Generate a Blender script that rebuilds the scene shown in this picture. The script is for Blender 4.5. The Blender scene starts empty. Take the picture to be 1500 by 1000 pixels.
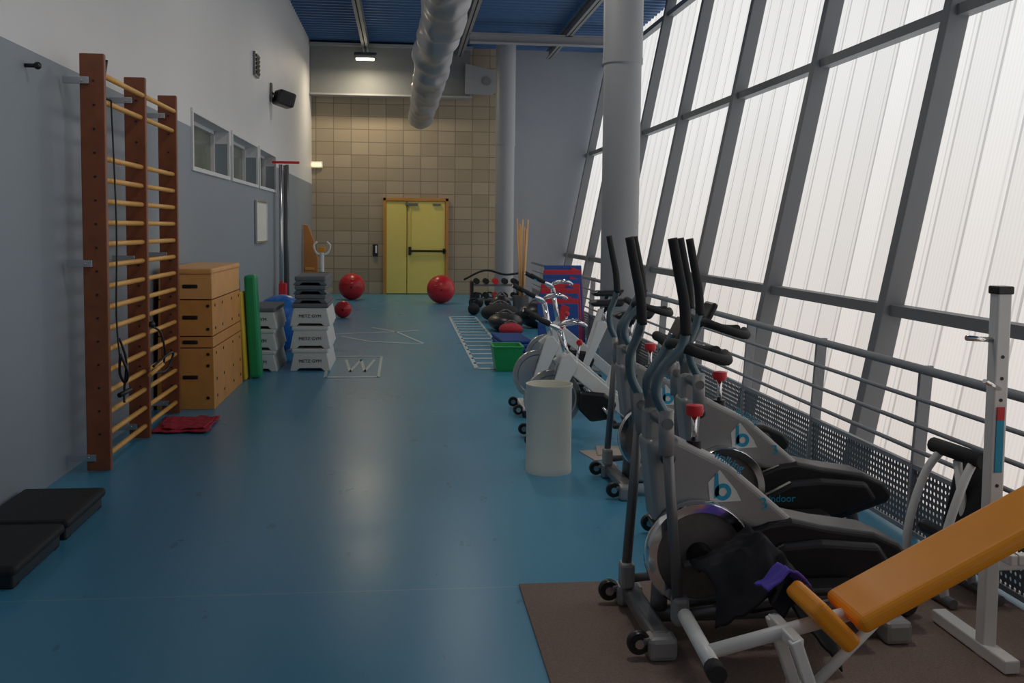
import bpy, bmesh, math, random
from mathutils import Matrix, Vector, noise
random.seed(4)
SC=bpy.context.scene
try:
    SC.view_settings.view_transform='Standard'; SC.view_settings.look='None'
except Exception: pass
COL=bpy.context.collection
H=1.6
# ---------------------------------------------------------------- materials
MATS={}
def mat(name,c,rough=.5,metal=0.,var=.08,scale=6.,bump=0.,emit=0.,coat=0.):
    if name in MATS: return MATS[name]
    m=bpy.data.materials.new(name); m.use_nodes=True; nt=m.node_tree; b=nt.nodes["Principled BSDF"]
    tc=nt.nodes.new("ShaderNodeTexCoord"); nz=nt.nodes.new("ShaderNodeTexNoise"); nz.inputs["Scale"].default_value=scale; nz.inputs["Detail"].default_value=4
    nt.links.new(tc.outputs["Object"],nz.inputs["Vector"])
    mx=nt.nodes.new("ShaderNodeMix"); mx.data_type='RGBA'
    mx.inputs[6].default_value=(*[x*(1-var) for x in c],1); mx.inputs[7].default_value=(*[min(1,x*(1+var)) for x in c],1)
    nt.links.new(nz.outputs["Fac"],mx.inputs[0]); nt.links.new(mx.outputs[2],b.inputs["Base Color"])
    b.inputs["Roughness"].default_value=rough; b.inputs["Metallic"].default_value=metal
    if coat: b.inputs["Coat Weight"].default_value=coat
    if bump:
        bp=nt.nodes.new("ShaderNodeBump"); bp.inputs["Strength"].default_value=bump; bp.inputs["Distance"].default_value=.01
        nt.links.new(nz.outputs["Fac"],bp.inputs["Height"]); nt.links.new(bp.outputs["Normal"],b.inputs["Normal"])
    if emit:
        nt.links.new(mx.outputs[2],b.inputs["Emission Color"]); b.inputs["Emission Strength"].default_value=emit
    MATS[name]=m; return m
def N(nt,t,**k):
    n=nt.nodes.new(t)
    for a,b in k.items(): setattr(n,a,b)
    return n
def math_(nt,op,a,b=None,c=None):
    n=nt.nodes.new("ShaderNodeMath"); n.operation=op
    for i,x in enumerate((a,b,c)):
        if x is None: continue
        if isinstance(x,(int,float)): n.inputs[i].default_value=x
        else: nt.links.new(x,n.inputs[i])
    return n.outputs[0]
def rgbmix(nt,f,a,b):
    n=nt.nodes.new("ShaderNodeMix"); n.data_type='RGBA'
    for i,x in ((0,f),(6,a),(7,b)):
        if isinstance(x,(int,float)): n.inputs[i].default_value=x
        elif isinstance(x,tuple): n.inputs[i].default_value=(*x,1)
        else: nt.links.new(x,n.inputs[i])
    return n.outputs[2]
def newmat(name):
    m=bpy.data.materials.new(name); m.use_nodes=True; return m,m.node_tree,m.node_tree.nodes["Principled BSDF"]

# left wall paint two-tone
MW,nt,b=newmat("two_tone_wall_paint")
tc=N(nt,"ShaderNodeTexCoord"); sp=N(nt,"ShaderNodeSeparateXYZ"); nt.links.new(tc.outputs["Object"],sp.inputs[0])
nz=N(nt,"ShaderNodeTexNoise"); nz.inputs["Scale"].default_value=1.3; nt.links.new(tc.outputs["Object"],nz.inputs[0])
f=math_(nt,'GREATER_THAN',sp.outputs[2],2.6)
lo=rgbmix(nt,nz.outputs[0],(.25,.29,.335),(.275,.315,.36)); hi=rgbmix(nt,nz.outputs[0],(.70,.70,.715),(.75,.75,.76))
nt.links.new(rgbmix(nt,f,lo,hi),b.inputs["Base Color"]); b.inputs["Roughness"].default_value=.55
# floor
MF,nt,b=newmat("blue_sports_vinyl")
tc=N(nt,"ShaderNodeTexCoord"); nz=N(nt,"ShaderNodeTexNoise"); nz.inputs["Scale"].default_value=.9; nz.inputs["Detail"].default_value=6
nt.links.new(tc.outputs["Object"],nz.inputs[0])
n2=N(nt,"ShaderNodeTexNoise"); n2.inputs["Scale"].default_value=9; n2.inputs["Detail"].default_value=8
mp=N(nt,"ShaderNodeMapping"); mp.inputs["Scale"].default_value=(1,.35,1); mp.inputs["Rotation"].default_value=(0,0,.6); nt.links.new(tc.outputs["Object"],mp.inputs[0]); nt.links.new(mp.outputs[0],n2.inputs[0])
c1=rgbmix(nt,nz.outputs[0],(.066,.300,.475),(.086,.345,.53))
sc=math_(nt,'MULTIPLY',math_(nt,'GREATER_THAN',n2.outputs[0],.69),.55)
sp=N(nt,"ShaderNodeSeparateXYZ"); nt.links.new(tc.outputs["Object"],sp.inputs[0])
seam=math_(nt,'LESS_THAN',math_(nt,'ABSOLUTE',math_(nt,'SUBTRACT',math_(nt,'FRACT',math_(nt,'DIVIDE',math_(nt,'ADD',sp.outputs[1],2.1),4.27)),.5)),.0012)
c2=rgbmix(nt,sc,c1,(.035,.16,.26)); c3=rgbmix(nt,math_(nt,'MULTIPLY',seam,.35),c2,(.35,.5,.55))
nt.links.new(c3,b.inputs["Base Color"])
rr=math_(nt,'MULTIPLY_ADD',nz.outputs[0],.16,.22); nt.links.new(rr,b.inputs["Roughness"]); b.inputs["Specular IOR Level"].default_value=.45
bp=N(nt,"ShaderNodeBump"); bp.inputs["Strength"].default_value=.04; nt.links.new(nz.outputs[0],bp.inputs["Height"]); nt.links.new(bp.outputs[0],b.inputs["Normal"])
# block wall
MB,nt,b=newmat("concrete_block")
tc=N(nt,"ShaderNodeTexCoord"); sp=N(nt,"ShaderNodeSeparateXYZ"); nt.links.new(tc.outputs["Object"],sp.inputs[0])
cb=N(nt,"ShaderNodeCombineXYZ"); nt.links.new(sp.outputs[0],cb.inputs[0]); nt.links.new(sp.outputs[2],cb.inputs[1])
br=N(nt,"ShaderNodeTexBrick"); br.offset=0.0; nt.links.new(cb.outputs[0],br.inputs["Vector"])
br.inputs["Scale"].default_value=1; br.inputs["Brick Width"].default_value=.41; br.inputs["Row Height"].default_value=.3
br.inputs["Mortar Size"].default_value=.01; br.inputs["Color1"].default_value=(.43,.355,.26,1); br.inputs["Color2"].default_value=(.34,.28,.20,1); br.inputs["Mortar"].default_value=(.23,.19,.14,1)
nt.links.new(br.outputs["Color"],b.inputs["Base Color"]); b.inputs["Roughness"].default_value=.9
bp=N(nt,"ShaderNodeBump"); bp.inputs["Strength"].default_value=.3; bp.inputs["Distance"].default_value=.01; bp.invert=True
nt.links.new(br.outputs["Fac"],bp.inputs["Height"]); nt.links.new(bp.outputs[0],b.inputs["Normal"])
# polycarbonate glazing; outside daylight put in as its own glow, duller low down
MG,nt,b=newmat("polycarbonate_glazing")
tc=N(nt,"ShaderNodeTexCoord"); sp=N(nt,"ShaderNodeSeparateXYZ"); nt.links.new(tc.outputs["Object"],sp.inputs[0])
y=sp.outputs[1]; z=sp.outputs[2]
rib=math_(nt,'SINE',math_(nt,'MULTIPLY',y,2*math.pi/.045))
ph=math_(nt,'FRACT',math_(nt,'DIVIDE',math_(nt,'SUBTRACT',y,.06),.435))
lap=math_(nt,'LESS_THAN',ph,.07)
lap2=math_(nt,'LESS_THAN',math_(nt,'ABSOLUTE',math_(nt,'SUBTRACT',ph,.2)),.025)
pid=math_(nt,'FLOOR',math_(nt,'DIVIDE',math_(nt,'SUBTRACT',y,.06),.435))
wn=N(nt,"ShaderNodeTexWhiteNoise",noise_dimensions='1D'); nt.links.new(pid,wn.inputs["W"])
mp=N(nt,"ShaderNodeMapping"); mp.inputs["Scale"].default_value=(1,.5,.35); nt.links.new(tc.outputs["Object"],mp.inputs[0])
nz=N(nt,"ShaderNodeTexNoise"); nz.inputs["Scale"].default_value=1.1; nz.inputs["Detail"].default_value=3; nt.links.new(mp.outputs[0],nz.inputs[0])
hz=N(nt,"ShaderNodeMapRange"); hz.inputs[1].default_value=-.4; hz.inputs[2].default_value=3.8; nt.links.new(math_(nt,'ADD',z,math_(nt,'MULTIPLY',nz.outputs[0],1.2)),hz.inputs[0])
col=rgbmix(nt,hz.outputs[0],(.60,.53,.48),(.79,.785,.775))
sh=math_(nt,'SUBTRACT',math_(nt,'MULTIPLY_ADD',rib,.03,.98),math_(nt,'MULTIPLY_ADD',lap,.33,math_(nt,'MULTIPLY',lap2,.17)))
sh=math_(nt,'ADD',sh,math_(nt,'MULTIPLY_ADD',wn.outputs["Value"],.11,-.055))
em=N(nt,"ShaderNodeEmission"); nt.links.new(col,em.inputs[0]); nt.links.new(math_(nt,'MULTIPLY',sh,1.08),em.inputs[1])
nt.links.new(em.outputs[0],nt.nodes["Material Output"].inputs[0])
# perforated sheet
MP,nt,b=newmat("perforated_steel")
b.inputs["Base Color"].default_value=(.2,.205,.22,1); b.inputs["Metallic"].default_value=.3; b.inputs["Roughness"].default_value=.5
tc=N(nt,"ShaderNodeTexCoord"); sp=N(nt,"ShaderNodeSeparateXYZ"); nt.links.new(tc.outputs["Object"],sp.inputs[0])
fy=math_(nt,'SUBTRACT',math_(nt,'FRACT',math_(nt,'DIVIDE',sp.outputs[1],.034)),.5); fz=math_(nt,'SUBTRACT',math_(nt,'FRACT',math_(nt,'DIVIDE',sp.outputs[2],.034)),.5)
d=math_(nt,'ADD',math_(nt,'MULTIPLY',fy,fy),math_(nt,'MULTIPLY',fz,fz))
hole=math_(nt,'GREATER_THAN',d,.085); nt.links.new(hole,b.inputs["Alpha"])

PAINT=mat("grey_steel_paint",(.31,.32,.34),.45,0.,.04)
BEAMP=mat("beam_grey_paint",(.20,.21,.22),.5,0.,.04)
MULL=mat("mullion_grey",(.19,.20,.215),.5,0.,.04)
GREYWALL=mat("grey_wall_paint",(.31,.335,.38),.6,0.,.04)
WHITEP=mat("white_paint",(.72,.72,.72),.5,0.,.03)
DKWOOD=mat("mahogany_wood",(.25,.075,.03),.35,0.,.35,9,.1)
LTWOOD=mat("beech_wood",(.80,.42,.10),.4,0.,.15,12)
PLY=mat("plywood_orange",(.70,.31,.075),.45,0.,.2,5)
PLYL=mat("plywood_top",(.80,.40,.13),.45,0.,.15,5)
BLACK=mat("black_plastic",(.014,.014,.016),.35,0.,.2)
RUB=mat("black_rubber",(.018,.018,.019),.7,0.,.3,20,.2)
STEEL=mat("brushed_steel",(.6,.6,.61),.25,.95,.05)
CHROME=mat("chrome",(.85,.85,.87),.12,1.,.02)
GUN=mat("gunmetal",(.19,.19,.195),.35,.4,.05)
SHROUD=mat("silver_grey_plastic",(.34,.335,.33),.4,.2,.04)
DISC=mat("flywheel_face",(.17,.15,.14),.45,.3,.2,30)
TEAL=mat("steel_blue_metal",(.12,.18,.21),.3,.5,.05)
CYAN=mat("cyan_sticker",(.02,.38,.6),.5)
WHT=mat("white_enamel",(.82,.82,.80),.35,0.,.05)
CREAM=mat("cream_plastic",(.84,.82,.72),.45,0.,.05)
RED=mat("red_rubber",(.62,.02,.03),.3,0.,.1)
REDP=mat("red_plastic",(.75,.03,.04),.35)
REDC=mat("red_cloth",(.45,.025,.05),.85,0,.1,20,.15)
BLUEB=mat("blue_rubber",(.03,.2,.65),.3)
BLUEM=mat("blue_mat_foam",(.02,.08,.33),.75,0,.15)
REDM=mat("red_mat_foam",(.55,.03,.05),.75)
GREENM=mat("green_mat_vinyl",(.01,.34,.13),.4)
GREENP=mat("green_plastic",(.02,.38,.10),.4)
YEL=mat("yellow_vinyl",(.72,.50,.03),.45)
YDOOR=mat("yellow_door_paint",(.80,.66,.17),.45,0,.05)
ORFR=mat("ochre_frame",(.52,.24,.05),.5)
ORANGE=mat("orange_vinyl",(.92,.33,.012),.38,0,.06,8,.05)
STEPW=mat("light_grey_plastic",(.84,.83,.79),.5,0,.05)
STEPG=mat("dark_grey_plastic",(.17,.18,.2),.6,0,.1)
CARPET=mat("brown_carpet",(.25,.18,.15),.95,0,.45,160,.5)
PURP=mat("purple_cloth",(.11,.07,.5),.8,0,.2,20,.3)
BLKC=mat("black_cloth",(.014,.014,.018),.9,0,.3,20,.5)
DUCT=mat("silver_duct_fabric",(.30,.305,.325),.38,.4,.12,4,.4)
LINE=mat("white_floor_paint",(.62,.72,.74),.4)
BLUEDECK=mat("blue_steel_deck",(.04,.12,.28),.5)
GLASSD=mat("frosted_dark_glass",(.17,.185,.14),.2,0,.3,3)
PAPER=mat("paper",(.5,.42,.36),.8,0,.2)
LAMP=mat("lamp_glow",(1,.88,.6),.5,0,0,1,0,12.)
LAMP2=mat("lamp_glow_dim",(1,.72,.35),.5,0,0,1,0,1.6)
SKIN=mat("bright_wood_sticks",(.7,.42,.18),.5)

# ---------------------------------------------------------------- mesh helpers
def link(o,p=None):
    COL.objects.link(o)
    if p is not None: o.parent=p
    return o
def mk(name,vs,fs,m,p=None,smooth=False,bev=0,loc=None,rot=None,seg=2):
    me=bpy.data.meshes.new(name); me.from_pydata([tuple(v) for v in vs],[],fs); me.update()
    if m: me.materials.append(m)
    if smooth: 
        for f in me.polygons: f.use_smooth=True
    o=link(bpy.data.objects.new(name,me),p)
    if loc: o.location=loc
    if rot: o.rotation_euler=rot
    if bev:
        b=o.modifiers.new("bevel",'BEVEL'); b.width=bev; b.segments=seg; b.limit_method='ANGLE'; b.angle_limit=math.radians(40)
    return o
BF=[(0,1,2,3),(7,6,5,4),(0,4,5,1),(1,5,6,2),(2,6,7,3),(3,7,4,0)]
def box(p,name,c,s,m,bev=.004,rot=None):
    x,y,z=s[0]/2,s[1]/2,s[2]/2
    vs=[(-x,-y,-z),(-x,y,-z),(x,y,-z),(x,-y,-z),(-x,-y,z),(-x,y,z),(x,y,z),(x,-y,z)]
    return mk(name,vs,BF,m,p,False,bev,c,rot)
def boxes(name,lst,m,p=None,bev=0):
    vs=[];fs=[]
    for x0,x1,y0,y1,z0,z1 in lst:
        k=len(vs); vs+=[(x0,y0,z0),(x0,y1,z0),(x1,y1,z0),(x1,y0,z0),(x0,y0,z1),(x0,y1,z1),(x1,y1,z1),(x1,y0,z1)]
        fs+=[tuple(i+k for i in f) for f in BF]
    return mk(name,vs,fs,m,p,False,bev)
def prism(p,name,prof,y0,y1,m,bev=.01,seg=3):
    n=len(prof); vs=[(x,y0,z) for x,z in prof]+[(x,y1,z) for x,z in prof]
    fs=[tuple(range(n)),tuple(range(2*n-1,n-1,-1))]+[(i,i+n,(i+1)%n+n,(i+1)%n) for i in range(n)]
    o=mk(name,vs,fs,m,p,False,bev,seg=seg)
    bm=bmesh.new(); bm.from_mesh(o.data); bmesh.ops.recalc_face_normals(bm,faces=bm.faces); bm.to_mesh(o.data); bm.free()
    return o
def cr(pts,n=6):
    P=[Vector(q) for q in pts]
    if len(P)<3: return P
    out=[]
    for i in range(len(P)-1):
        a=P[max(i-1,0)];b=P[i];c=P[i+1];d=P[min(i+2,len(P)-1)]
        for k in range(n):
            t=k/n; out.append(.5*((2*b)+(c-a)*t+(2*a-5*b+4*c-d)*t*t+(3*b-a-3*c+d)*t**3))
    out.append(P[-1]); return out
def tube(p,name,pts,r,m,sm=True,seg=12,rfun=None):
    P=cr(pts) if sm else [Vector(q) for q in pts]
    vs=[];fs=[]; T=[]
    for i in range(len(P)):
        a=P[max(i-1,0)];b=P[min(i+1,len(P)-1)]; T.append((b-a).normalized())
    up=Vector((0,0,1)) if abs(T[0].z)<.9 else Vector((0,1,0))
    nrm=T[0].cross(up).normalized()
    for i,q in enumerate(P):
        nrm=(nrm-T[i]*nrm.dot(T[i])).normalized(); bn=T[i].cross(nrm)
        rr=r if rfun is None else rfun(i/(len(P)-1))*r
        for k in range(seg):
            a=2*math.pi*k/seg; vs.append(q+rr*(math.cos(a)*nrm+math.sin(a)*bn))
    for i in range(len(P)-1):
        for k in range(seg):
            fs.append((i*seg+k,i*seg+(k+1)%seg,(i+1)*seg+(k+1)%seg,(i+1)*seg+k))
    n=len(fs)
    fs.append(tuple(range(seg-1,-1,-1))); fs.append(tuple((len(P)-1)*seg+k for k in range(seg)))
    o=mk(name,vs,fs,m,p,False)
    for i,f in enumerate(o.data.polygons): f.use_smooth=i<n
    return o
def rod(p,name,a,b,r,m,seg=12): return tube(p,name,[a,b],r,m,False,seg)
def lathe(p,name,prof,m,axis='Z',c=(0,0,0),seg=40,smooth=True):
    vs=[];fs=[];n=len(prof)
    for k in range(seg):
        a=2*math.pi*k/seg
        for r,h in prof:
            x,y=r*math.cos(a),r*math.sin(a)
            if axis=='Z': v=(x,y,h)
            elif axis=='Y': v=(x,h,y)
            else: v=(h,x,y)
            vs.append((v[0]+c[0],v[1]+c[1],v[2]+c[2]))
    for k in range(seg):
        for i in range(n-1):
            fs.append((k*n+i,k*n+i+1,((k+1)%seg)*n+i+1,((k+1)%seg)*n+i))
    o=mk(name,vs,fs,m,p,smooth)
    bm=bmesh.new(); bm.from_mesh(o.data); bmesh.ops.remove_doubles(bm,verts=bm.verts,dist=1e-5); bmesh.ops.recalc_face_normals(bm,faces=bm.faces); bm.to_mesh(o.data); bm.free()
    if smooth:
        for f in o.data.polygons: f.use_smooth=True
        e=o.modifiers.new("es",'EDGE_SPLIT'); e.split_angle=math.radians(35)
    return o
def ball(p,name,c,r,m,sc=(1,1,1),seg=32):
    prof=[(r*math.sin(math.pi*i/20),-r*math.cos(math.pi*i/20)) for i in range(21)]
    o=lathe(p,name,prof,m,'Z',(0,0,0),seg); o.location=c; o.scale=sc; return o
def E(name,loc=(0,0,0),rz=0):
    o=bpy.data.objects.new(name,None); o.empty_display_size=.1; link(o); o.location=loc; o.rotation_euler=(0,0,rz); return o
def cloth(p,name,c,sx,sy,m,fn,n=40,seed=0,amp=1.0):
    vs=[];fs=[]
    for i in range(n+1):
        for j in range(n+1):
            u=i/n-.5;v=j/n-.5
            w=1+.18*noise.noise(Vector((u*3+seed,v*3,1)))
            x,y=u*sx*w,v*sy*w
            vs.append((x,y,fn(x,y)+amp*(.02*noise.noise(Vector((x*14+seed,y*14,0)))+.012*noise.noise(Vector((x*30,y*30+seed,2))))))
    for i in range(n):
        for j in range(n): a=i*(n+1)+j; fs.append((a,a+n+1,a+n+2,a+1))
    o=mk(name,vs,fs,m,p,True,0,c); s=o.modifiers.new("solid",'SOLIDIFY'); s.thickness=.008; return o
def text(p,name,s,loc,size,m,rot=(math.pi/2,0,0),ext=.001):
    cu=bpy.data.curves.new(name,'FONT'); cu.body=s; cu.size=size; cu.extrude=ext; cu.align_x='CENTER'; cu.materials.append(m)
    o=bpy.data.objects.new(name,cu); 
    COL.objects.link(o); dg=bpy.context.evaluated_depsgraph_get(); me=bpy.data.meshes.new_from_object(o.evaluated_get(dg)); 
    bpy.data.objects.remove(o); o=link(bpy.data.objects.new(name,me),p); o.location=loc; o.rotation_euler=rot; return o

# ---------------------------------------------------------------- camera
cam=bpy.data.cameras.new("camera"); co=bpy.data.objects.new("camera",cam); COL.objects.link(co)
cam.lens=34.8; cam.sensor_width=36; cam.clip_start=.05; cam.shift_y=-.0427
M=Matrix.Rotation(math.radians(-6.3),4,'Z')@Matrix.Rotation(math.radians(90-4.0),4,'X')@Matrix.Rotation(math.radians(0.6),4,'Z')
co.matrix_world=Matrix.Translation((0,0,H))@M
SC.camera=co

# ---------------------------------------------------------------- shell
XL=-2.15; XR=2.75; YB=23.9; CZ=5.8
boxes("floor",[(XL-.3,XR,-3,YB+.2,-.2,0)],MF)
boxes("floor_lower_ledge",[(XR,4.2,-3,YB+.2,-1.6,-1.4),(XR-.05,XR,-3,YB,-1.4,-.2)],GREYWALL)
WY=[(10.5,12.6),(12.87,15.0),(15.25,17.1)]; z0,z1=2.2,2.75
pcs=[(XL-.25,XL,-3,YB+.2,0,z0),(XL-.25,XL,-3,YB+.2,z1,CZ+.3)]
ys=[-3]+[a for w in WY for a in w]+[YB+.2]
for i in range(0,len(ys),2): pcs.append((XL-.25,XL,ys[i],ys[i+1],z0,z1))
boxes("wall_left",pcs,MW)
boxes("wall_front",[(XL-.3,5.4,-3.2,-3,-1.6,CZ+.5)],WHITEP)
boxes("wall_back",[(XL,2.25,YB,YB+.2,0,CZ+.3)],MB)
boxes("wall_back_right",[(2.25,5.4,YB,YB+.2,-1.6,CZ+.5)],GREYWALL)
for i,(a,b_) in enumerate(WY):
    e=E("window_%d"%(i+1),(XL,(a+b_)/2,(z0+z1)/2)); w=b_-a; h=z1-z0
    box(e,"glass",(-.21,0,0),(.02,w-.02,h-.02),GLASSD,0)
    t=.04
    for n_,c_,s_ in (("frame_top",(-.18,0,h/2-t/2),(.05,w,t)),("frame_bottom",(-.18,0,-h/2+t/2),(.05,w,t)),("frame_a",(-.18,-w/2+t/2,0),(.05,t,h)),("frame_b",(-.18,w/2-t/2,0),(.05,t,h)),
        ("trim_top",(.008,0,h/2+.02),(.03,w+.1,.045)),("trim_bottom",(.008,0,-h/2-.02),(.03,w+.1,.045)),("trim_a",(.008,-w/2-.02,0),(.03,.045,h)),("trim_b",(.008,w/2+.02,0),(.03,.045,h))):
        box(e,n_,c_,s_,WHITEP,.003)
# ceiling deck corrugated
yy=-3.0;prof=[(0,0),(.1,0),(.13,-.06),(.2,-.06),(.23,0)]
pts=[];vs=[]
while yy<YB+.2:
    for a,b_ in prof: pts.append((yy+a,CZ+.12+b_))
    yy+=.25
for a,b_ in pts: vs+= [(XL-.3,a,b_),(5.5,a,b_)]
fs=[(2*i,2*i+1,2*i+3,2*i+2) for i in range(len(pts)-1)]
mk("ceiling",vs,fs,BLUEDECK)
def ibeam(p,name,a,b_,h=.3,w=.16,m=PAINT,t=.02):
    a=Vector(a);b_=Vector(b_);d=(b_-a);L=d.length
    ob=boxes(name,[(-w/2,w/2,0,L,-h/2,-h/2+t),(-w/2,w/2,0,L,h/2-t,h/2),(-t/2,t/2,0,L,-h/2,h/2)],m,p)
    ob.matrix_local=Matrix.Translation(a)@d.to_track_quat('Y','Z').to_matrix().to_4x4(); return ob
rb=E("roof_beams")
for i,(x) in enumerate((-.85,1.3,3.4)): ibeam(rb,"purlin_%d"%i,(x,-2.9,CZ-.12),(x,YB-.5,CZ-.12),.2,.14,BEAMP)
for i,yv in enumerate((20.65,15.45,10.3,5.1)): ibeam(rb,"rafter_%d"%i,(1.35,yv,CZ-.3),(4.75,yv,CZ-.3),.2,.18,PAINT)
bb=E("steel_truss_beam")
boxes("web",[(XL+.01,1.55,23.45,23.5,4.66,CZ)],BEAMP,bb)
boxes("flanges",[(XL+.01,1.6,23.3,23.65,4.62,4.66),(XL+.01,1.6,23.3,23.65,CZ-.06,CZ)],PAINT,bb)
prism(bb,"gusset",[(1.42,4.7),(1.42,5.4),(2.15,5.25),(2.25,5.15),(2.25,4.9),(2.05,4.7)],23.2,23.26,PAINT,.01)
lathe(bb,"pin",[(0,-.03),(.1,-.03),(.1,0),(0,0)],MULL,'Y',(1.92,23.2,5.0))
gx=lambda z:3.87+.195*z
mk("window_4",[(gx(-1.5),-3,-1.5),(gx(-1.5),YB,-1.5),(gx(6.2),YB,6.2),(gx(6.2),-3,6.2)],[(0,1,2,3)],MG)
gf=E("trim_glazing_frame")
for i in range(11):
    yv=7.67+2.61*(i-3)
    if yv>YB-.05 or yv<-2.9: continue
    a,b_=-1.45,6.0; d=.2
    vs=[]
    for z_ in (a,b_):
        x=gx(z_); vs+=[(x-.02,yv-.06,z_),(x-.02,yv+.06,z_),(x-d,yv+.06,z_),(x-d,yv-.06,z_)]
    mk("mullion_%d"%i,vs,BF,MULL,gf,False,.01)
for i,zz in enumerate((-.9,.97,3.38,5.55)):
    x=gx(zz); boxes("transom_%d"%i,[(x-.14,x-.015,-3,YB,zz-.045,zz+.045)],MULL,gf)
for yv,nx in ((11.0,2.43),(22.0,2.24)):
    e=E("steel_column",(nx,yv,0))
    lathe(e,"shaft",[(0,0),(.21,0),(.21,3.42),(.225,3.44),(.225,3.5),(.22,3.5),(.22,CZ-.02),(0,CZ-.02)],PAINT)
    lathe(e,"base_plate",[(0,0),(.3,0),(.3,.02),(.22,.025)],PAINT)
# railing
rl=E("guard_railing")
RX=2.66
yv=4.85-1.3*5; i=0
while yv<20.3:
    vs=[]
    for z_,o_ in ((.0,0),(.91,.05)):
        x=RX+o_; vs+=[(x-.035,yv-.012,z_),(x-.035,yv+.012,z_),(x+.035,yv+.012,z_),(x+.035,yv-.012,z_)]
    mk("post_%d"%i,vs,BF,PAINT,rl,False,.003); yv+=1.3;i+=1
rod(rl,"handrail",(RX-.01,-2.5,.90),(RX-.01,20.3,.90),.024,PAINT)
for k,zz in enumerate((.74,.60,.47)): rod(rl,"rail_%d"%k,(RX,-2.5,zz),(RX,20.3,zz),.012,PAINT)
boxes("kick_sheet",[(RX+.0,RX+.004,-2.5,20.3,.04,.38)],MP,rl)
boxes("kick_frame",[(RX-.01,RX+.015,-2.5,20.3,.37,.395),(RX-.01,RX+.015,-2.5,20.3,.02,.045)],PAINT,rl)
rod(None,"white_heating_pipe",(2.98,-2.5,-.05),(2.98,20,-.05),.07,WHT)
# door
dr=E("door_1",(.3,YB,0))
fw=.07
for n_,c_,s_ in (("frame_left",(-.74,-.03,1.15),(fw,.1,2.3)),("frame_right",(.74,-.03,1.15),(fw,.1,2.3)),("frame_top",(0,-.03,2.265),(1.55,.1,fw))): box(dr,n_,c_,s_,ORFR,.005)
box(dr,"leaf_left",(-.46,-.02,1.12),(.48,.05,2.2),YDOOR,.004); box(dr,"leaf_right",(.25,-.025,1.12),(.90,.05,2.2),YDOOR,.004)
box(dr,"push_bar",(.3,-.1,1.04),(.85,.04,.05),BLACK,.01); box(dr,"lock_case",(-.14,-.08,1.04),(.07,.08,.2),BLACK,.01); box(dr,"bar_case",(.68,-.08,1.04),(.07,.08,.12),BLACK,.01)
box(dr,"closer",(-.1,-.08,2.15),(.3,.06,.06),GUN,.01); box(dr,"closer_r",(.5,-.08,2.15),(.2,.05,.04),GUN,.01)
box(dr,"vertical_rod",(-.14,-.07,1.6),(.025,.03,1.1),YDOOR,.003)
ic=E("wall_intercom",(-.66,YB-.03,1.05)); box(ic,"body",(0,0,0),(.12,.05,.28),BLACK,.01); box(ic,"handset",(.02,-.03,.02),(.04,.03,.18),WHT,.01)
el=E("emergency_light",(-2.03,YB-.06,3.05)); box(el,"base",(0,.02,0),(.28,.06,.16),WHT,.02); box(el,"diffuser",(0,-.03,0),(.22,.05,.09),LAMP2,.02)
for k,(fx,fy_,fe) in enumerate(((-.85,22.6,45),(.9,16.2,28),(.9,10.4,28),(.9,4.6,28))):  # first fixture is real; the rest are added out of view as fill light
    fl=E("floodlight_and_fill",(fx,fy_,5.36)); box(fl,"housing",(0,0,.05),(.5,.3,.1),GUN,.02,(.35,0,0)); box(fl,"lens",(0,-.03,-.02),(.4,.22,.05),LAMP,.01,(.35,0,0)); rod(fl,"bracket",(0,0,.05),(0,0,.25),.02,GUN)
    ld=bpy.data.lights.new("flood_and_fill_lamp",'AREA'); ld.energy=fe; ld.size=.4; ld.color=(1,.94,.86) if k else (1,.85,.6); lo_=link(bpy.data.objects.new("flood_and_fill_lamp",ld),fl); lo_.location=(0,-.08,-.12)
# duct
dp=[(0,21.75),(.12,21.75),(.2,21.7)]
yv=21.6
while yv>2.6:
    dp.append((.25+.012*math.sin(yv*5.2)+.03*noise.noise(Vector((0,yv*1.3,0))),yv)); yv-=.08
dp.append((.25,2.6)); dp.append((0,2.6))
duct=E("fabric_air_duct"); d_=lathe(duct,"duct_sleeve",dp,DUCT,'Y',(.37,0,3.93),36)
for v in d_.data.vertices:
    q=v.co; v.co.z-=.06*max(0,noise.noise(Vector((0,q.y*.7,3))))+.05*noise.noise(Vector((q.x*5,q.y*2.5,q.z*5)))
    v.co.x+=.04*noise.noise(Vector((1,q.y*.4,3)))+.03*noise.noise(Vector((q.z*5,q.y*2,4)))+.005*(21.7-q.y)
for k,yv in enumerate((20.5,18,15.5,13,10.5,8,5.5)): rod(duct,"strap_%d"%k,(.4,yv,4.1),(.4,yv,5.85),.008,GUN)
# wall fittings
vt=E("wall_vent",(XL+.02,14.9,3.93)); box(vt,"frame",(0,0,0),(.04,.38,.34),GUN,.005)
for k in range(5): box(vt,"slat_%d"%k,(.02,0,-.12+.06*k),(.03,.32,.04),BLACK,0,(0,.3,0))
sk=E("wall_speaker",(-1.93,16.6,3.66)); box(sk,"cabinet",(.0,0,0),(.3,.28,.24),BLACK,.04,(0,.25,.5)); rod(sk,"arm",(-.2,0,.1),(-.05,0,0),.02,GUN); box(sk,"wall_plate",(-.2,0,.1),(.03,.14,.3),GUN,.005); box(sk,"grille",(.03,-.13,-.01),(.22,.03,.18),BLACK,.01,(0,.25,.5))
wb=E("wall_whiteboard",(XL+.02,15.3,1.66)); box(wb,"panel",(0,0,0),(.02,1.05,.6),WHT,.003)
for n_,c_,s_ in (("t",(.005,0,.3),(.035,1.1,.03)),("b",(.005,0,-.3),(.035,1.1,.03)),("l",(.005,-.54,0),(.035,.03,.6)),("r",(.005,.54,0),(.035,.03,.6))): box(wb,"rim_"+n_,c_,s_,STEEL,.003)
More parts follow.
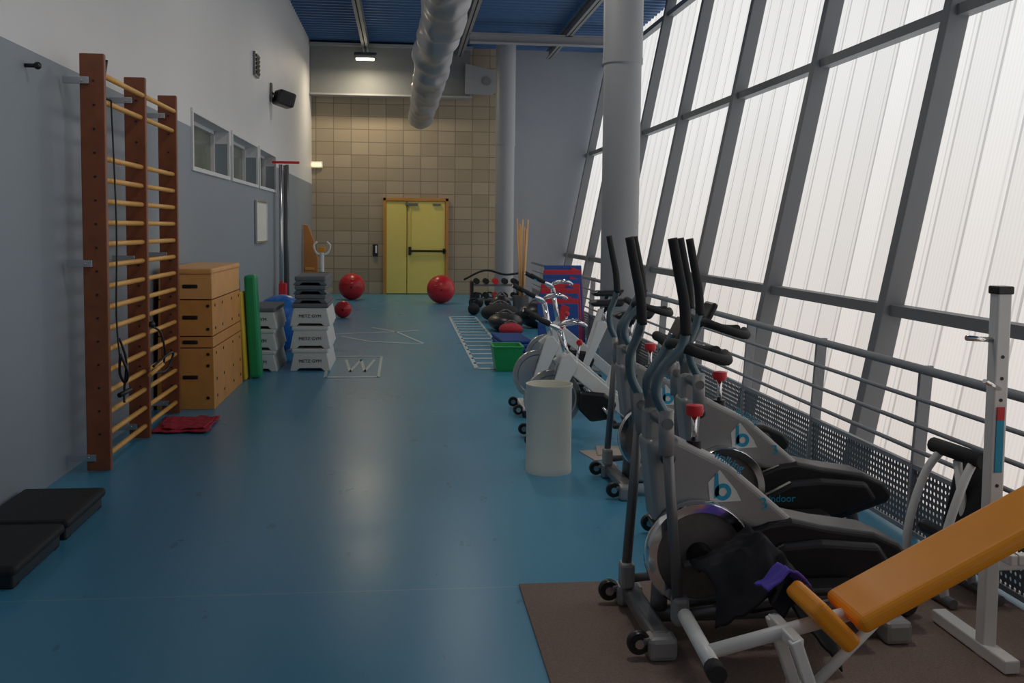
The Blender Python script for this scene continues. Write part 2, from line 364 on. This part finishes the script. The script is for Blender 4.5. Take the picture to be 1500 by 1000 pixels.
hk=E("wall_hook",(XL,6.0,2.5)); rod(hk,"peg",(0,0,0),(.06,0,0),.012,BLACK); ball(hk,"knob",(.07,0,0),.022,BLACK)

# ---------------------------------------------------------------- wall bars
wbz=E("swedish_ladder",(.09,0,0))
UY=[6.58,7.58,8.58]
for i,yv in enumerate(UY):
    box(wbz,"upright_%d"%i,(-2.04,yv,1.34),(.15,.045,2.66),DKWOOD,.006)
    for zz in (2.5,1.35,.1):
        box(wbz,"bracket_%d_%d"%(i,int(zz*10)),(-2.13,yv-.035,zz),(.16,.03,.045),STEEL,.003)
        rod(wbz,"bolt_%d_%d"%(i,int(zz*10)),(-2.1,yv-.06,zz),(-2.1,yv-.04,zz),.012,STEEL,8)
    for k in range(16): rod(wbz,"screw_%d_%d"%(i,k),(-2.03,yv-.027,.25+.15*k),(-2.03,yv-.02,.25+.15*k),.008,BLACK,6)
zs=[2.54,2.38]+[2.02-.137*k for k in range(15)]
for s in range(2):
    for k,zz in enumerate(zs):
        xx=-2.0 if k else -1.985
        tube(wbz,"rung_%d_%d"%(s,k),[(xx,UY[s]+.01,zz),(xx,(UY[s]+UY[s+1])/2,zz),(xx,UY[s+1]-.01,zz)],.018,LTWOOD,False,10)
rp=wbz
tube(rp,"strap_1",[(-1.97,6.72,2.4),(-1.95,6.72,1.6),(-1.96,6.72,1.0),(-1.94,6.72,.7)],.006,BLACK)
tube(rp,"strap_2",[(-1.95,6.74,.85),(-1.92,6.78,.7),(-1.94,6.80,.5),(-1.93,6.76,.42)],.008,BLACK)
tube(rp,"loop_1",[(-1.94,6.72,.75),(-1.90,6.74,.62),(-1.93,6.78,.55),(-1.95,6.74,.62),(-1.94,6.72,.74)],.009,BLACK)
rod(rp,"handle_1",(-1.94,6.68,.48),(-1.9,6.80,.5),.016,BLACK)
tube(rp,"strap_3",[(-1.96,7.58,.85),(-1.9,7.63,.8),(-1.88,7.68,.66),(-1.9,7.73,.55)],.008,BLACK)
tube(rp,"loop_2",[(-1.93,7.53,.55),(-1.86,7.63,.62),(-1.84,7.78,.62),(-1.88,7.73,.5),(-1.93,7.55,.5)],.009,BLACK)
rod(rp,"handle_2",(-1.93,7.43,.5),(-1.88,7.61,.56),.016,LTWOOD); ball(rp,"clip",(-1.95,7.59,.86),.025,BLACK)
tube(rp,"strap_4",[(-1.97,6.64,2.64),(-1.98,6.6,2.5),(-2.0,6.66,2.42),(-1.97,6.72,2.4)],.009,BLACK)
for yv in (4.75,5.44):
    e=E("black_step_platform",(-1.9,yv,0)); box(e,"deck",(0,0,.085),(.45,.65,.05),RUB,.02); box(e,"skirt",(0,0,.035),(.41,.61,.07),BLACK,.01)
    for a in (-.17,.17):
        for b_ in (-.26,.26): box(e,"foot",(a,b_,.01),(.07,.07,.02),RUB,.003)
# vaulting box
vb=E("vaulting_box",(0,0,0))
X0,X1,Y0,Y1=-2.12,-1.63,8.78,10.3
def ring(name,za,zb,m,s0,s1):
    t=.025; cx=(X0+X1)/2; cy=(Y0+Y1)/2; hx=(X1-X0)/2; hy=(Y1-Y0)/2
    vs=[]
    for zz,s in ((za,s0),(zb,s1)):
        for k in (0,t):
            x=hx-s-k; y=hy-s*1.6-k
            vs+=[(cx-x,cy-y,zz),(cx+x,cy-y,zz),(cx+x,cy+y,zz),(cx-x,cy+y,zz)]
    fs=[]
    for i in range(4):
        j=(i+1)%4
        fs+=[(i,j,8+j,8+i),(4+j,4+i,12+i,12+j),(8+i,8+j,12+j,12+i),(j,i,4+i,4+j)]
    mk(name,vs,fs,m,vb,False,.004)
S=lambda z:.02*z
secs=[(0,.53,PLY),(.54,.63,PLY),(.64,.95,PLY),(.96,1.18,PLYL)]
for i,(a,b_,m) in enumerate(secs): ring("section_%d"%i,a,b_,m,S(a),S(b_))
boxes("section_lining",[(X0+.035,X1-.035,Y0+.05,Y1-.05,.01,1.17)],mat("dark_gap",(.05,.03,.015),.8),vb)
box(vb,"lid",((X0+X1)/2,(Y0+Y1)/2,1.20),(X1-X0-.03,Y1-Y0-.04,.05),PLYL,.015)
for zz in (1.07,.8,.585,.28):
    box(vb,"hand_slot",((X0+X1)/2+.04,Y0+S(zz)*1.6,zz),(.13,.02,.035),BLACK,.009)
for zz in (.9,.7,.48,.38,.1):
    for dx in (-.17,.19): lathe(vb,"dowel_hole",[(0,-.006),(.014,-.006),(.014,.004),(0,.004)],BLACK,'Y',((X0+X1)/2+dx,Y0+S(zz)*1.6,zz),12)
for zz in (.9,.7,.48,.25,.1):
    for yy_ in (.15,.5,1.0,1.4): lathe(vb,"side_hole",[(0,-.006),(.014,-.006),(.014,.004),(0,.004)],BLACK,'X',(X1-S(zz),Y0+yy_,zz),12)
gm=E("folded_gym_mat",(-1.64,10.60,0))
box(gm,"green_half",(.08,0,.55),(.12,.2,1.08),GREENM,.03,(0,-.05,0)); box(gm,"yellow_half",(-.01,-.06,.46),(.04,.3,.92),YEL,.02,(0,-.05,0)); box(gm,"green_back",(-.1,.02,.54),(.1,.2,1.06),GREENM,.03,(0,-.05,0))
rc=E("red_towel",(-1.72,8.05,.0)); cloth(rc,"fold_1",(0,0,.02),.42,.6,REDC,lambda x,y:0,30,3,.5); cloth(rc,"fold_2",(.02,-.03,.035),.34,.42,REDC,lambda x,y:0,30,7,.5)
def step(e,name,z,h,w,L,body,top,lab=None):
    n=name
    prism(e,n+"_body",[(-w/2,z),(-w/2+.04,z+h-.05),(w/2-.04,z+h-.05),(w/2,z),(w/2-.07,z),(w/2-.1,z+.03),(-w/2+.1,z+.03),(-w/2+.07,z)],-L/2,L/2,body,.008)
    box(e,n+"_deck",(0,0,z+h-.026),(w-.04,L+.02,.05),top,.015)
    if lab: text(e,n+"_label",lab,(0,-L/2-.004,z+h*.38),.05,BLACK)
s1=E("stacked_aerobic_steps",(-1.54,11.5,0))
for k in range(3): step(s1,"step_%d"%k,k*.235,.235,.33,.9,STEPW,STEPG if k==2 else STEPW,"GYM")
s2=E("stacked_aerobic_steps",(-1.02,11.55,0))
for k in range(3): step(s2,"step_%d"%k,k*.25,.25,.44,.95,STEPW,STEPG if k==2 else STEPW,"METZ GYM")
for k in range(3): step(s2,"riser_%d"%k,.75+k*.1,.1,.38,.9,STEPG if k!=1 else TEAL,STEPG)
for n_,c_,r_,m_ in (("red_exercise_ball",(-1.12,22,.29),.29,RED),("red_exercise_ball",(.8,21,.3),.3,RED),("blue_exercise_ball",(-1.56,13.0,.36),.36,BLUEB),("small_red_ball",(-1.05,17.6,.15),.15,RED)):
    e=E(n_,c_); ball(e,"shell",(0,0,0),r_,m_)
    for k in range(-3,4): 
        a=k*.32; lathe(e,"groove_%d"%k,[(r_*math.cos(a)-.002,r_*math.sin(a)-.004),(r_*math.cos(a)+.0025,r_*math.sin(a)),(r_*math.cos(a)-.002,r_*math.sin(a)+.004)],m_)
    lathe(e,"valve",[(0,-.003),(.02,-.003),(.02,.003),(0,.003)],BLACK,'Y',(0,-r_,0),12)
pp=E("sports_net_posts",(-2.03,16.9,0))
for k,(dx,dy) in enumerate(((0,0),(.1,.05),(.05,.2))): rod(pp,"post_%d"%k,(dx,dy,.05),(dx,dy,2.62),.03,GUN if k else STEEL)
box(pp,"top_bar",(.08,.05,2.66),(.45,.06,.04),REDP,.01); box(pp,"base",(.08,.1,.06),(.35,.6,.12),REDP,.02); box(pp,"sleeve",(.03,-.01,.45),(.13,.12,.4),REDP,.02)
wd=E("wooden_springboard",(-2.02,21.6,0)); prism(wd,"board",[(-.1,0),(-.1,1.65),(.0,1.62),(.12,1.3),(.2,.9),(.2,0)],-.04,.04,mat("orange_wood",(.6,.23,.06),.5),.01); box(wd,"cleat",(.03,-.06,.7),(.2,.04,.06),LTWOOD,.01)
ws=E("white_arm_ergometer",(-1.7,21.2,0))
box(ws,"base",(0,0,.05),(.4,.6,.08),WHT,.02); rod(ws,"column",(0,0,.08),(0,0,1.05),.045,WHT); tube(ws,"handle_l",[(0,0,1.0),(-.12,0,1.05),(-.17,0,1.2),(-.1,0,1.28)],.02,WHT); tube(ws,"handle_r",[(0,0,1.0),(.12,0,1.05),(.17,0,1.2),(.1,0,1.28)],.02,WHT)
box(ws,"seat",(.02,.05,.62),(.22,.25,.06),GUN,.02); box(ws,"display",(0,-.02,1.12),(.14,.05,.1),ORANGE,.01)
fm=E("floor_markings")
def line(x0,y0,x1,y1,w=.04):
    a=Vector((x0,y0,0));b_=Vector((x1,y1,0));d=(b_-a).normalized()
    w=w*(1+1.6*abs(d.x)); n_=Vector((-d.y,d.x,0))*w/2;z_=Vector((0,0,.003))
    mk("stripe",[a-n_+z_,b_-n_+z_,b_+n_+z_,a+n_+z_],[(0,1,2,3)],LINE,fm)
for a in (((-.82,10.6,-.26,10.6)),(-.26,10.57,-.26,12.3),(-.26,12.3,-.9,12.3),(-.82,10.57,-.9,12.3),(-.68,12.0,-.58,11.0),(-.58,11.0,-.5,12.0),(-.5,12,-.42,11.0),(-.42,11,-.34,12),(-.9,14.6,-.45,13.9),(-.45,13.9,.3,13.6),(.3,13.6,-.1,15.2),(-.5,15.9,-.1,15.2),(-1.0,14.9,-.1,15.2),(-.1,15.2,.25,15.4)): line(*a,w=.03)
line(.84,11.2,.84,17.8,.05); line(1.3,11.2,1.3,17.8,.04)
yv=11.2
while yv<17.85: line(.84,yv,1.3,yv,.04); yv+=.44
tr=E("white_waste_bin",(.96,6.4,0))
lathe(tr,"drum",[(0,.005),(.15,.005),(.152,.0),(.153,.04),(.15,.05),(.149,.55),(.153,.56),(.155,.585),(.149,.585),(.146,.56),(.146,.03),(0,.03)],CREAM)
box(None,"brown_carpet",(1.57,2.66,.005),(2.1,3.32,.008),CARPET,.003)

# ---------------------------------------------------------------- elliptical trainer
def elliptical(loc,rz=0,ph=1):
    e=E("elliptical_trainer",loc,rz)
    q=lambda pts:[(x*1.05,z*1.05-.08) for x,z in pts]
    prism(e,"lower_shell",q([(.02,.50),(.08,.36),(.14,.24),(.26,.18),(.4,.15),(.61,.18),(.82,.25),(1.0,.31),(1.02,.35),(.97,.41),(.87,.455),(.67,.485),(.54,.515),(.45,.505),(.36,.47),(.3,.43),(.2,.45)]),-.1,.1,BLACK,.03,4)
    prism(e,"belt_cover",q([(.34,.35),(.38,.22),(.6,.20),(.8,.27),(.94,.33),(.88,.42),(.65,.44),(.5,.43)]),-.125,.125,BLACK,.03,4)
    prism(e,"upper_shroud",q([(-.02,.82),(.1,.82),(.3,.72),(.42,.62),(.56,.50),(.49,.455),(.38,.48),(.27,.54),(.15,.565),(.06,.545),(.02,.5)]),-.085,.085,SHROUD,.025,4)
    lathe(e,"flywheel_rim",[(.17,-.03),(.203,-.03),(.21,-.02),(.21,.02),(.203,.03),(.17,.03),(.17,-.03)],CHROME,'Y',(.18,-.12,.34),48)
    lathe(e,"flywheel_disc",[(0,-.012),(.172,-.012),(.172,.012),(0,.012)],DISC,'Y',(.18,-.12,.34),48)
    lathe(e,"crank_hub",[(0,-.06),(.035,-.06),(.05,-.02),(.05,.0),(0,.0)],BLACK,'Y',(.18,-.12,.34),24)
    rod(e,"crank",(.1,-.19,.32),(.27,-.19,.36),.014,GUN)
    tube(e,"front_column",[(.02,0,.97),(.03,0,.75),(.07,0,.45),(.06,0,.08)],.035,GUN)
    rod(e,"floor_beam",(.0,0,.06),(.93,0,.06),.035,GUN)
    rod(e,"rear_strut",(.86,0,.3),(.93,0,.06),.03,GUN)
    for k,x in enumerate((0.0,.95)):
        w=.27 if k==0 else .2
        box(e,"foot_bar_%d"%k,(x,0,.065),(.075,2*w,.06),GUN,.015)
        for s in (-1,1):
            box(e,"foot_cap_%d_%d"%(k,s),(x,s*w,.045),(.11,.1,.09),SHROUD,.02)
            if k==0: lathe(e,"transport_wheel_%d"%s,[(0,-.018),(.04,-.018),(.045,-.01),(.045,.01),(.04,.018),(0,.018)],BLACK,'Y',(-.085,s*w,.06),20); lathe(e,"wheel_hub_%d"%s,[(0,-.022),(.018,-.022),(.018,.022),(0,.022)],STEEL,'Y',(-.085,s*w,.06),16); box(e,"wheel_fork_%d"%s,(-.045,s*w,.07),(.06,.05,.03),GUN,.01)
    rod(e,"pivot_axle",(.02,-.23,.87),(.02,.23,.87),.022,GUN)
    box(e,"column_collar",(.03,0,.83),(.09,.1,.14),SHROUD,.02)
    rod(e,"adjust_knob_stem",(.05,-.05,.72),(.05,-.12,.72),.012,BLACK); ball(e,"adjust_knob",(.05,-.13,.72),.03,BLACK)
    rod(e,"tension_stem",(.19,0,.72),(.19,0,.87),.012,CHROME); lathe(e,"tension_knob",[(0,.86),(.032,.86),(.036,.875),(.034,.9),(0,.905)],REDP,'Z',(.19,0,0),24); lathe(e,"stem_collar",[(0,.7),(.03,.7),(.03,.76),(0,.76)],BLACK,'Z',(.19,0,0))
    for s in (-1,1):
        o=(.055 if s<0 else -.06)*ph; yy=s*.2
        rod(e,"lower_swing_rod_%d"%s,(.02,yy,.87),(.03+o,yy,.14),.021,GUN)
        rod(e,"lower_swing_sleeve_%d"%s,(.025,yy,.75),(.02,yy,.92),.03,SHROUD)
        box(e,"swing_clamp_%d"%s,(.035+o,yy,.15),(.06,.075,.11),SHROUD,.015)
        rod(e,"pedal_bar_%d"%s,(.03+o,yy,.13),(.72+o,s*.19,.2),.018,GUN)
        box(e,"footplate_%d"%s,(.56+o,s*.205,.225),(.34,.13,.03),BLACK,.012); box(e,"foot_toe_%d"%s,(.39+o,s*.205,.26),(.02,.13,.08),BLACK,.008)
        t=(.0 if s*ph<0 else -.07)
        tube(e,"upper_swing_arm_%d"%s,[(.02,yy,.9),(-.02,yy,.98),(.0+t*.4,yy,1.07),(.07+t,yy,1.15),(.09+t,yy,1.22)],.019,TEAL)
        tube(e,"grip_%d"%s,[(.09+t,yy,1.2),(.08+t,yy,1.32),(.055+t,yy,1.44),(.03+t,yy,1.56)],.022,RUB,rfun=lambda w:1.0-.15*w)
        tube(e,"fixed_handle_%d"%s,[(.08,0,1.14),(.07,s*.12,1.16),(.09,s*.2,1.15),(.18,s*.21,1.12),(.26,s*.17,1.10),(.29,s*.05,1.11)],.02,RUB)
    tube(e,"console_mast",[(.02,0,.9),(.0,0,1.0),(.06,0,1.1),(.1,0,1.18)],.024,TEAL)
    box(e,"console",(.12,0,1.2),(.03,.15,.1),BLACK,.012,(0,.45,0))
    for s in (-1,1):
        yq=s*.0865
        mk("decal_white",[(.225,yq,.61),(.235,yq,.53),(.36,yq,.535),(.34,yq,.575),(.27,yq,.66)],[(0,1,2,3,4)],WHT,e)
        lathe(e,"decal_ring",[(.017,-.001),(.034,-.001),(.034,.001),(.017,.001)],CYAN,'Y',(.285,yq+s*.001,.572),20,False)
        mk("decal_bar",[(.25,yq+s*.002,.64),(.264,yq+s*.002,.65),(.27,yq+s*.002,.56),(.25,yq+s*.002,.545)],[(0,1,2,3)],CYAN,e)
    text(e,"label_number","3",(.46,-.0865,.50),.07,CYAN,(math.pi/2,-.3,0)); text(e,"label_upper","walking",(.3,-.0865,.68),.045,CYAN,(math.pi/2,.5,0)); text(e,"label_lower","indoor",(.48,-.1265,.27),.05,CYAN,(math.pi/2,-.0,0))
    return e
elliptical((.96,3.78,.01))
elliptical((1.38,4.75,0),0,-1)
elliptical((1.33,5.95,0),0,1)
# ---------------------------------------------------------------- spin bikes
def bike(loc,rz=0,hz=1.05):
    e=E("indoor_cycling_bike",loc,rz)
    for k,x in enumerate((.0,.95)):
        box(e,"foot_bar_%d"%k,(x,0,.06),(.07,.5,.05),WHT,.015)
        for s in (-1,1):
            box(e,"foot_cap_%d_%d"%(k,s),(x,s*.24,.03),(.08,.06,.06),RUB,.015)
            if k==0: lathe(e,"transport_wheel_%d"%s,[(0,-.02),(.04,-.02),(.045,0),(.04,.02),(0,.02)],RUB,'Y',(-.07,s*.2,.06),20); lathe(e,"hub_%d"%s,[(0,-.024),(.02,-.024),(.02,.024),(0,.024)],STEEL,'Y',(-.07,s*.2,.06),16)
    prism(e,"main_frame",[(.12,.62),(.2,.68),(.32,.6),(.9,.12),(.9,.05),(.82,.05)],-.035,.035,WHT,.01)
    prism(e,"front_fork",[(.0,.08),(.04,.04),(.3,.6),(.24,.68),(.18,.66)],-.075,-.045,WHT,.008); prism(e,"front_fork_far",[(.0,.08),(.04,.04),(.3,.6),(.24,.68),(.18,.66)],.045,.075,WHT,.008)
    prism(e,"seat_tube",[(.5,.35),(.56,.38),(.74,.78),(.69,.8),(.64,.8)],-.03,.03,WHT,.008)
    lathe(e,"flywheel",[(0,-.02),(.17,-.016),(.18,-.025),(.215,-.025),(.22,0),(.215,.025),(.18,.025),(.17,.016),(0,.02)],STEEL,'Y',(.12,0,.33),48)
    lathe(e,"axle",[(0,-.09),(.025,-.09),(.025,.09),(0,.09)],GUN,'Y',(.12,0,.33),20)
    prism(e,"chain_guard",[(.3,.40),(.5,.38),(.6,.3),(.55,.18),(.4,.16),(.3,.26)],-.1,-.05,BLACK,.03,4)
    rod(e,"crank_near",(.48,-.12,.28),(.58,-.12,.16),.014,STEEL); box(e,"pedal_near",(.59,-.18,.15),(.1,.1,.03),BLACK,.008)
    rod(e,"crank_far",(.48,.12,.28),(.38,.12,.4),.014,STEEL); box(e,"pedal_far",(.37,.18,.4),(.1,.1,.03),BLACK,.008)
    rod(e,"handle_post",(.24,0,.6),(.17,0,hz-.04),.024,CHROME)
    rod(e,"seat_post",(.68,0,.75),(.73,0,.93),.022,CHROME)
    prism(e,"saddle",[(.56,.96),(.6,.93),(.85,.93),(.9,1.0),(.8,.99),(.62,.985)],-.08,.08,BLACK,.025,4)
    for s in (-1,1):
        tube(e,"handlebar_%d"%s,[(.17,0,hz-.04),(.15,s*.1,hz-.03),(.12,s*.2,hz),(.0,s*.22,hz+.05),(-.08,s*.2,hz+.1)],.017,CHROME)
        tube(e,"bar_grip_%d"%s,[(.06,s*.22,hz+.03),(0,s*.22,hz+.055),(-.08,s*.2,hz+.1)],.021,RUB)
        tube(e,"inner_bar_%d"%s,[(.17,0,hz),(.22,s*.1,hz+.02),(.3,s*.12,hz+.03),(.36,s*.05,hz)],.014,CHROME)
    rod(e,"brake_stem",(.3,0,.6),(.32,0,.74),.01,CHROME); ball(e,"brake_knob",(.32,0,.75),.025,REDP)
bike((1.0,7.3,0),.0,.88); bike((1.05,8.5,0),.0,1.0); bike((1.32,9.8,0),0,1.05)
# ---------------------------------------------------------------- weight bench
be=E("incline_weight_bench",(0,0,.01))
def slab(name,p0,p1,ya,yb,t,m,bev=.025):
    a=Vector((p0[0],0,p0[1]));b_=Vector((p1[0],0,p1[1]));d=(b_-a).normalized();n_=Vector((-d.z,0,d.x))*t
    prism(be,name,[(a.x,a.z),(b_.x,b_.z),(b_.x+n_.x,b_.z+n_.z),(a.x+n_.x,a.z+n_.z)],ya,yb,m,bev,4)
slab("backrest",(1.47,.30),(2.45,.80),2.93,3.2,.06,ORANGE)
slab("seat_pad",(1.29,.37),(1.43,.23),2.95,3.18,.065,ORANGE,.02)
rod(be,"roller_bar",(.98,2.93,.21),(1.01,3.38,.21),.026,WHT); rod(be,"roller_cap",(.977,2.9,.21),(.98,2.96,.21),.031,RUB)
tube(be,"main_rail",[(1.0,3.07,.21),(1.25,3.07,.27),(1.5,3.07,.33)],.024,WHT,False)
tube(be,"main_rail_rear",[(1.5,3.07,.29),(2.4,3.07,.73)],.024,WHT,False)
for s,yy_ in ((0,2.97),(1,3.17)):
    box(be,"front_leg_%d"%s,(1.30,yy_,.148),(.04,.035,.29),WHT,.006,(0,-.35,0))
box(be,"front_foot",(1.35,3.07,.025),(.05,.3,.03),WHT,.006); box(be,"leg_tie",(1.26,3.07,.27),(.04,.22,.04),WHT,.006)
rod(be,"rear_leg",(2.33,3.07,.68),(2.42,3.07,.04),.024,WHT); box(be,"rear_foot",(2.42,3.07,.028),(.05,.24,.035),WHT,.006); rod(be,"brace",(1.34,3.07,.06),(1.62,3.07,.34),.018,WHT)
jk=E("black_jacket",(1.30,3.42,.30)); cloth(jk,"shell",(0.02,0.02,.18),.44,.26,BLKC,lambda x,y:-.55*abs(x)-1.2*max(0,-y)-.5*max(0,x),40,5)
cloth(jk,"sleeve",(.08,-.11,.1),.16,.22,BLKC,lambda x,y:-1.3*abs(x)+.3*y,26,9); cloth(jk,"lining",(.02,-.17,.14),.16,.12,PURP,lambda x,y:-.9*abs(x)-.2*y,26,2)
rk=E("squat_rack",(2.19,3.42,.008))
box(rk,"upright",(0,0,.69),(.055,.055,1.38),WHT,.006); box(rk,"cap",(0,0,1.385),(.065,.065,.03),BLACK,.005)
rod(rk,"peg",(-.02,0,1.2),(-.14,-.02,1.21),.01,CHROME); rod(rk,"peg_2",(.0,-.02,1.02),(-.1,-.08,1.06),.008,CHROME)
box(rk,"sticker",(-.0,-.03,.82),(.03,.004,.22),CYAN,.001); box(rk,"sticker_red",(0,-.031,.93),(.03,.004,.05),REDP,.001)
box(rk,"base",(0,.08,.03),(.06,.5,.05),WHT,.006)
box(rk,"cross",(.19,0,.36),(.38,.05,.05),WHT,.006); box(rk,"spotter",(.18,-.14,.42),(.36,.04,.04),WHT,.006); box(rk,"spotter_arm",(.0,-.08,.42),(.04,.16,.04),WHT,.006)
for k in range(9): rod(rk,"pin_hole_%d"%k,(0,-.029,.5+.08*k),(0,-.0275,.5+.08*k),.007,BLACK,8)
fmn=E("folded_abdominal_bench",(2.4,4.05,.009),.1); fmn.scale=(.85,.85,.85)
tube(fmn,"arch_1",[(-.12,-.15,.03),(-.14,-.15,.3),(-.05,-.15,.6),(.05,-.12,.75)],.022,WHT); tube(fmn,"arch_2",[(-.12,.15,.03),(-.14,.15,.3),(-.05,.15,.6),(.05,.12,.75)],.022,WHT)
rod(fmn,"roller",(.03,-.2,.74),(.03,.2,.74),.04,RUB); box(fmn,"back_pad",(.1,0,.42),(.07,.28,.6),BLACK,.03,(0,.2,0)); box(fmn,"seat_pad",(-.02,0,.28),(.2,.28,.07),BLACK,.03,(0,.8,0)); rod(fmn,"foot",(-.12,-.22,.03),(-.12,.22,.03),.025,GUN); rod(fmn,"foot_b",(.15,-.22,.03),(.15,.22,.03),.025,GUN); rod(fmn,"strut",(.15,0,.03),(.03,0,.7),.022,WHT)
for k,(x,yv) in enumerate(((2.05,3.9),(2.12,4.12))):
    e=E("black_dumbbell",(x,yv,.066),.3); rod(e,"bar",(0,-.12,0),(0,.12,0),.014,CHROME)
    for s in (-1,1): lathe(e,"plate_%d"%s,[(0,-.03),(.045,-.03),(.055,-.015),(.055,.015),(.045,.03),(0,.03)],RUB,'Y',(0,s*.09,0),24)
pa=E("newspapers",(1.5,6.85,.003))
box(pa,"sheet_1",(0,0,0),(.42,.3,.006),PAPER,.001,(0,0,.2)); box(pa,"sheet_2",(.1,.06,.006),(.42,.3,.006),PAPER,.001,(0,0,-.15))
gb=E("green_plastic_basket",(1.17,11.1,0))
vs=[]
for zz,a,b_ in ((0,.13,.15),(.28,.17,.2),(.28,.15,.18),(.02,.115,.135)): vs+=[(-a,-b_,zz),(a,-b_,zz),(a,b_,zz),(-a,b_,zz)]
fs=[(3,2,1,0),(12,13,14,15)]
for r_ in range(3):
    for i in range(4): j=(i+1)%4; fs.append((r_*4+i,r_*4+j,r_*4+4+j,r_*4+4+i))
mk("tub",vs,fs,GREENP,gb,False,.006)
for s in (-1,1): box(gb,"rim_%d"%s,(s*.165,0,.28),(.03,.4,.02),GREENP,.006); box(gb,"rim_e%d"%s,(0,s*.195,.28),(.34,.03,.02),GREENP,.006)
gm2=E("leaning_foam_mats",(2.14,13.3,0))
for k in range(9):
    m_=(BLUEM,REDM,BLUEM,REDM,REDM,BLUEM,BLUEM,REDM,BLUEM)[k]
    hh=.62+.06*k
    box(gm2,"mat_%d"%k,(-.12+.03*k,-.55+.12*k,hh/2*.97+.02),(.54,.04,hh),m_,.012,(-.25,0,.05*(k%3)))
    if k%2==0: box(gm2,"band_%d"%k,(-.12+.03*k,-.575+.12*k,hh*.48+.02),(.12,.045,hh*.98),REDM if m_ is BLUEM else BLUEM,.008,(-.25,.35,.05*(k%3)))
fm2=E("flat_foam_mats",(1.43,13.3,0))
for k in range(3): box(fm2,"mat_%d"%k,(0.015*k,.08*k-.2,.03+.045*k),(.40,1.0,.04),BLUEM,.012,(0,0,.03*k))
st=E("wooden_training_sticks",(2.1,17.6,0))
lathe(st,"bin",[(0,0),(.13,0),(.15,.4),(.14,.4),(.12,.02),(0,.02)],GUN)
for k in range(13):
    a=random.random()*6.28; r0=.07*random.random(); dx=(random.random()-.5)*.25; rod(st,"stick_%d"%k,(r0*math.cos(a),r0*math.sin(a),.02),(r0*math.cos(a)+dx,r0*math.sin(a)+.1,1.55+.25*random.random()),.013,SKIN,8)
cr_=E("low_dumbbell_rack",(1.75,18.8,0))
for s in (-.45,.45): box(cr_,"side_%d"%(s*10),(s,0,.3),(.05,.4,.6),BLACK,.01)
for k,zz in enumerate((.25,.52)):
    box(cr_,"shelf_%d"%k,(0,0,zz),(.95,.3,.03),GUN,.005)
    for j in range(5):
        x=-.36+.18*j; lathe(cr_,"head_%d_%d"%(k,j),[(0,-.14),(.055,-.14),(.055,-.06),(.016,-.06),(.016,.06),(.055,.06),(.055,.14),(0,.14)],RUB if j!=2 else REDP,'Y',(x,0,zz+.075),16)
tube(cr_,"top_handle",[(-.6,0,.62),(-.2,0,.8),(.2,0,.72),(.6,0,.78)],.02,BLACK)
for k,(x,yv,m_,sc_) in enumerate(((1.6,15.4,BLACK,(.28,.4,.14)),(2.15,15.9,BLACK,(.3,.3,.2)),(1.65,16.8,RUB,(.33,.35,.16)),(1.6,14.6,REDM,(.18,.25,.1)),(1.75,17.7,BLACK,(.2,.25,.2)))):
    e=E("gym_duffel_bag",(x,yv,0)); ball(e,"bag",(0,0,sc_[2]),1,m_,sc_,24); tube(e,"strap",[(-sc_[0]*.6,0,sc_[2]*1.6),(0,0,sc_[2]*2.3),(sc_[0]*.6,0,sc_[2]*1.6)],.015,GUN)
    box(e,"zip",(0,0,sc_[2]*1.97),(sc_[0]*1.1,.02,.02),STEEL,.003)
for k,(x,yv) in enumerate(((1.5,19.8),(1.75,20.0),(1.3,18.2))):
    e=E("kettlebell",(x,yv,0)); ball(e,"body",(0,0,.11),.11,RUB); tube(e,"handle",[(-.07,0,.18),(-.07,0,.27),(0,0,.3),(.07,0,.27),(.07,0,.18)],.018,RUB)
w=bpy.data.worlds.new("world"); SC.world=w; w.use_nodes=True; w.node_tree.nodes["Background"].inputs[0].default_value=(.7,.75,.8,1); w.node_tree.nodes["Background"].inputs[1].default_value=.5
